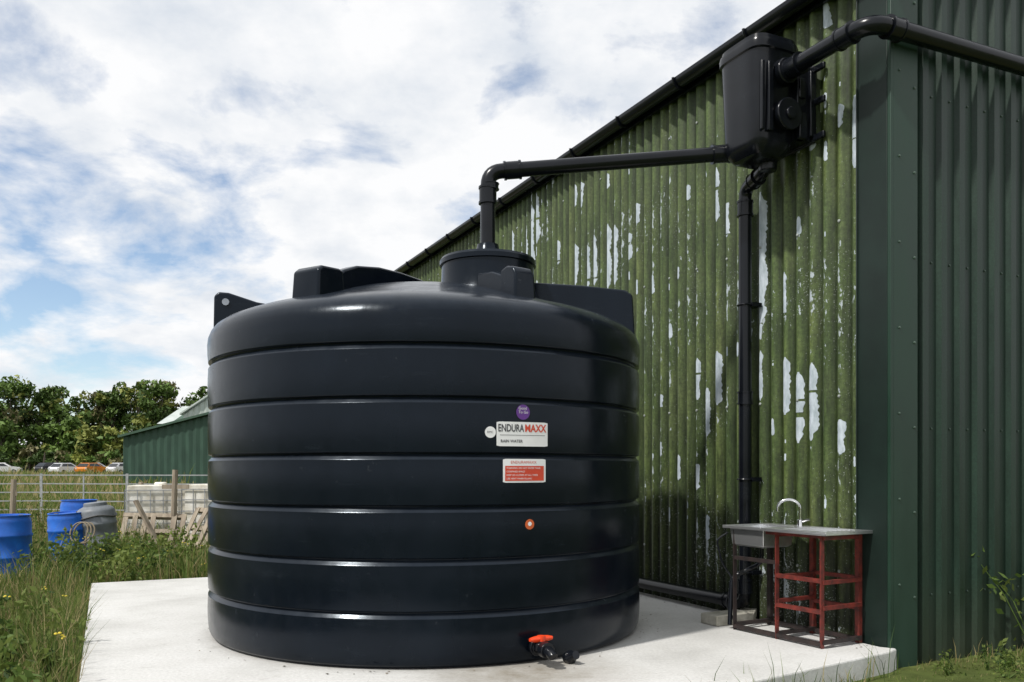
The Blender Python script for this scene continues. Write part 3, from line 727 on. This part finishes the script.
for i in range(7):
    w=2.4; y0=.4*math.sin(i*1.7); y1=.4*math.sin((i+1)*1.7)
    for z in(.2,.42,.64,.86,1.08,1.30): mb.bar((x,y0,z),(x+w,y1,z),.022,.028)
    for t in(0,.5,1): mb.bar((x+w*t,y0+(y1-y0)*t,0),(x+w*t,y0+(y1-y0)*t,1.34),.032)
    x+=w+.03
mb.obj('hurdles',m_gal,fe2,smooth=False)

# ---------------------------------------------------------------- sheds
m_sh=simple('shed_green',(.030,.075,.05),(.018,.050,.033),rough=.6,scale=2,stretch=(1,1,.3))
m_shr=simple('shed_roof_green',(.05,.10,.065),(.035,.075,.05),rough=.6,scale=1)
m_pr=simple('pale_roof',(.50,.54,.52),(.38,.43,.40),rough=.6,scale=1)
def shed(name,x0,x1,y0,y1,ze,zr,mw_,mr_,corr=.5):
    cx=(x0+x1)/2; e=empty(name,(cx,y0,gz(cx,y0))); zb=e.location.z; w=(x1-x0)/2; D=y1-y0
    mb=MB(); n=int((x1-x0)/corr)*2
    vs=[]
    for i in range(n+1):
        xx=-w+2*w*i/n; dn=.07 if i%2 else 0; zt=ze+(zr-ze)*(1-abs(xx)/w); vs+=[(xx,dn,-.5),(xx,dn,zt-zb)]
    mb.add(vs,[(2*i,2*i+2,2*i+3,2*i+1) for i in range(n)])
    mb.box((-w,D/2,(ze-zb)/2-.2),(.1,D,ze-zb+.4)); mb.box((w,D/2,(ze-zb)/2-.2),(.1,D,ze-zb+.4)); mb.box((0,D,(ze-zb)/2-.2),(2*w,.1,ze-zb+.4))
    mb.obj('walls',mw_,e,smooth=False)
    mb=MB()
    for sx in(-1,1):
        a=Vector((sx*(w+.3),-.3,ze-zb-.05)); bb=Vector((0,-.3,zr-zb+.08)); c_=Vector((0,D+.3,zr-zb+.08)); d_=Vector((sx*(w+.3),D+.3,ze-zb-.05)); u_=Vector((0,0,.16))
        mb.add([a,bb,c_,d_,a+u_,bb+u_,c_+u_,d_+u_],[(0,1,2,3),(7,6,5,4),(0,4,5,1),(1,5,6,2),(2,6,7,3),(3,7,4,0)])
    mb.obj('roof',mr_,e,smooth=False)
    mb=MB(); mb.box((w*.35,-.05,1.7),(3.2,.08,3.4)); mb.obj('door',m_dgdark,e); return e
shed('green_shed',-27.3,-6,60,78,3.6,6.3,m_sh,m_shr)
def barn2(x0,x1,y0,y1,ze,zr,name='farm_building'):
    cx=(x0+x1)/2; e=empty(name,(cx,y0,gz(cx,y0))); zb=e.location.z; w=(x1-x0)/2; D=y1-y0; mb=MB()
    mb.box((0,D/2,(ze-zb)/2-.2),(2*w,D,ze-zb+.2)); mb.add([(-w,0,ze-zb),(-w,D,ze-zb),(-w,D/2,zr-zb)],[(0,1,2)]); mb.add([(w,0,ze-zb),(w,D,ze-zb),(w,D/2,zr-zb)],[(0,1,2)]); mb.obj('walls',m_sh,e,smooth=False)
    mb=MB(); n=int(2*w/.6)
    for k in range(n):
        xa=-w+2*w*k/n; xb=-w+2*w*(k+1)/n; m_=1 if k%5==2 else 0
        for s_ in(0,1):
            y_=-.3 if s_==0 else D+.3; mb.add([(xa,y_,ze-zb),(xb,y_,ze-zb),(xb,D/2,zr-zb+.1),(xa,D/2,zr-zb+.1)],[(0,1,2,3)],m_)
    mb.obj('roof',[m_pr,m_shr],e,smooth=False)
barn2(-33.2,-20,80,92,5.6,7.6)
shed('farm_building',-29.6,-14,77,79.5,6.3,11.5,m_pr,m_pr)

# ---------------------------------------------------------------- cars
m_gl=simple('car_glass',(.02,.025,.03),rough=.1); m_ty=simple('tyre',(.02,.02,.02),rough=.8); m_rim=simple('rim',(.4,.4,.42),rough=.3,metal=.8); m_lamp=simple('lamp',(.6,.6,.6),rough=.2)
def car(x,y,rz,col):
    e=empty('parked_car',(x,y,gz(x,y)+.02),rz); mat=simple('car_paint',col,tuple(c*.9 for c in col),rough=.25)
    lw=.86
    side=[(-2.05,.35),(-2.1,.75),(-1.95,.95),(-1.5,1.0),(1.0,.98),(1.75,.86),(2.05,.7),(2.1,.35)]
    mb=MB(); n=len(side); mb.add([(a,-lw,z) for a,z in side]+[(a,lw,z) for a,z in side],[tuple(range(n)),tuple(range(2*n-1,n-1,-1))]+[(i,(i+1)%n,(i+1)%n+n,i+n) for i in range(n)])
    cab=[(-1.85,.97),(-1.35,1.44),(.15,1.47),(1.0,.98)]
    n=4; mb.add([(a,-(.82 if z<1.2 else .62),z) for a,z in cab]+[(a,(.82 if z<1.2 else .62),z) for a,z in cab],[tuple(range(n)),tuple(range(2*n-1,n-1,-1))]+[(i,(i+1)%n,(i+1)%n+n,i+n) for i in range(n)])
    mb.obj('body',mat,e,smooth=False,bevel=.05)
    mb=MB()
    for s in(-1,1): mb.add([(-1.6,s*.83,1.02),(-1.25,s*.70,1.38),(.1,s*.69,1.40),(.75,s*.83,1.02)],[(0,1,2,3)])
    mb.add([(1.02,-.72,1.02),(1.02,.72,1.02),(.28,.58,1.44),(.28,-.58,1.44)],[(0,1,2,3)]); mb.add([(-1.87,-.72,1.02),(-1.87,.72,1.02),(-1.46,.58,1.40),(-1.46,-.58,1.40)],[(0,1,2,3)])
    mb.obj('windows',m_gl,e,smooth=False)
    mb=MB()
    for a in(-1.3,1.3):
        for s in(-1,1): mb.tube([(a,s*.70,.32),(a,s*.89,.32)],.32,20,0); mb.tube([(a,s*.88,.32),(a,s*.90,.32)],.2,14,1)
    mb.obj('wheels',[m_ty,m_rim],e)
    mb=MB(); 
    for s in(-1,1): mb.box((2.06,s*.62,.66),(.08,.3,.14)); mb.box((-2.06,s*.68,.78),(.08,.2,.2))
    mb.obj('lamps',m_lamp,e)
car(-66.8,112,.4,(.7,.7,.7)); car(-61.5,114,1.2,(.03,.03,.04)); car(-57.5,110,1.3,(.75,.76,.78)); car(-55.2,113,1.1,(.6,.6,.62)); car(-53.2,108,1.4,(.65,.22,.03)); car(-51.2,112,1.3,(.6,.45,.06)); car(-49,108,1.1,(.7,.7,.72)); car(-47.5,113,1.5,(.35,.02,.02))

# ---------------------------------------------------------------- tree line
t_mats=[leafmat('leaf_dark',(.070,.120,.024),(.038,.068,.015),.15,False),leafmat('leaf_mid',(.115,.185,.035),(.070,.118,.024),.15,False),leafmat('leaf_yellow',(.25,.27,.06),(.16,.18,.042),.15,False),leafmat('leaf_olive',(.19,.175,.08),(.115,.11,.048),.15,False)]
tl=empty('tree_line',(-60,140,0)); off=Vector((60,-140,0))
C=[];S=[];M=[]; mb=MB()
def tree(x,y,h,w,mi,dens=1.0,low=.10):
    z0=min(gz(x,y),14)-.2; 
    mb.tube([Vector((x,y,z0))+off,Vector((x+.2,y,z0+h*.45))+off,Vector((x+.3,y,z0+h*.8))+off],[.24,.17,.06],6)
    nc=int(20*dens)
    for k in range(nc):
        a=random.uniform(0,2*math.pi); t=random.random()**.85; cr=random.uniform(.20,.36)*w
        zz=z0+h*low+(h*(1-low)-cr*.7)*t; rad=w*math.sin(math.pi*(.22+.66*t))**.7*random.uniform(.15,.8)
        c=Vector((x+rad*math.cos(a),y+rad*math.sin(a),zz))
        mb.tube([Vector((x+.2,y,z0+h*.5*t))+off,c+off],[.07,.02],3)
        mm=mi if random.random()<.7 else random.choice([0,1,1,2])
        for j in range(58):
            d=Vector((random.gauss(0,1),random.gauss(0,1),random.gauss(0,1))).normalized()*cr*random.uniform(.6,1.12); d.z*=.8
            C.append(c+d+off); S.append(random.uniform(.45,.95)); 
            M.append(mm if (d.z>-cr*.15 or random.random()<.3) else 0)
for i in range(62):
    x=-118+i*2.3+random.uniform(-1.2,1.2); y=random.uniform(136,150)
    hh=13.4+3.6*noise.noise(Vector((x*.06,3,0)))+(1.6 if x<-64 else 0)
    tree(x,y,hh+random.uniform(-1,1),random.uniform(4.0,5.4),random.choice([0,1,1,1,2,3]))
for i in range(38):
    x=-112+i*3.3+random.uniform(-1.5,1.5); y=random.uniform(125,134); tree(x,y,random.uniform(6.5,11),random.uniform(3.2,4.6),random.choice([1,2,2,3,3,0]),.9,.05)
for i in range(52):
    x=-112+i*2.3+random.uniform(-1,1); y=random.uniform(117,122); tree(x,y,random.uniform(2.4,4.6),random.uniform(1.8,2.8),random.choice([0,1,2,3]),.45,.0)
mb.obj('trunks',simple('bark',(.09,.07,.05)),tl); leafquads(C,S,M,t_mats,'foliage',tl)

# ---------------------------------------------------------------- world
sun_dir=Vector((-.46,-.40,.80)).normalized()
el_=math.asin(sun_dir.z); az_=math.atan2(sun_dir.x,sun_dir.y)
w=bpy.data.worlds.new('World'); scene.world=w; w.use_nodes=True; nt=w.node_tree; nt.nodes.clear()
out=nt.nodes.new('ShaderNodeOutputWorld'); bg=nt.nodes.new('ShaderNodeBackground'); bg2=nt.nodes.new('ShaderNodeBackground'); mx=nt.nodes.new('ShaderNodeMixShader')
sky=nt.nodes.new('ShaderNodeTexSky'); sky.sky_type='NISHITA'; sky.sun_disc=False; sky.sun_elevation=el_; sky.sun_rotation=az_; sky.air_density=1.0; sky.dust_density=.3; sky.ozone_density=1.6
nt.links.new(sky.outputs[0],bg.inputs[0]); bg.inputs[1].default_value=.15
tc=nt.nodes.new('ShaderNodeTexCoord').outputs['Generated']
sp=nt.nodes.new('ShaderNodeSeparateXYZ'); nt.links.new(tc,sp.inputs[0])
zz=math_n(nt,'ADD',math_n(nt,'MAXIMUM',sp.outputs[2],0.0),.34)
cb=nt.nodes.new('ShaderNodeCombineXYZ'); nt.links.new(math_n(nt,'DIVIDE',sp.outputs[0],zz),cb.inputs[0]); nt.links.new(math_n(nt,'DIVIDE',sp.outputs[1],zz),cb.inputs[1])
n1=noise_n(nt,cb.outputs[0],3.4,12,.58); n1.inputs['Distortion'].default_value=.2
n2=noise_n(nt,mapping(nt,cb.outputs[0],(1,1,1),(3.1,1.7,0)),5.0,10,.58)
b1=maprange(nt,dist_n(nt,tc,(-.47,.85,.17)),.0,.30,-.13,.07)
b2=maprange(nt,dist_n(nt,tc,(-.43,.78,.42)),.0,.09,-.15,0)
b3=maprange(nt,dist_n(nt,tc,(.01,.89,.45)),.0,.07,-.15,0)
f=math_n(nt,'ADD',math_n(nt,'ADD',n1.outputs['Fac'],b1),math_n(nt,'ADD',b2,b3))
rc=ramp(nt,[(.35,.05),(.44,.60),(.51,1.0)]); nt.links.new(f,rc.inputs[0])
rb=ramp(nt,[(.30,(.72,.77,.84)),(.45,(.87,.895,.93)),(.58,(.985,.99,1.0))]); nt.links.new(n2.outputs['Fac'],rb.inputs[0])
nt.links.new(rb.outputs[0],bg2.inputs[0]); bg2.inputs[1].default_value=1.0
nt.links.new(rc.outputs[0],mx.inputs[0]); nt.links.new(bg.outputs[0],mx.inputs[1]); nt.links.new(bg2.outputs[0],mx.inputs[2]); nt.links.new(mx.outputs[0],out.inputs[0])
sl=bpy.data.lights.new('sun','SUN'); sl.energy=3.6; sl.angle=R(2.5); sl.color=(1,.965,.91); so=bpy.data.objects.new('sun',sl); scene.collection.objects.link(so)
so.rotation_euler=(-sun_dir).to_track_quat('-Z','Y').to_euler(); so.location=(-5,-5,12)

cam=bpy.data.cameras.new('camera'); co=bpy.data.objects.new('camera',cam); scene.collection.objects.link(co)
co.location=(0,0,1.28); co.rotation_euler=(R(90),0,0); cam.sensor_width=36; cam.lens=853/1024*36; cam.shift_y=129/1024; cam.clip_end=4000; cam.clip_start=.05
scene.camera=co
scene.view_settings.view_transform='Standard'; scene.view_settings.look='None'; scene.view_settings.exposure=0; scene.view_settings.gamma=1
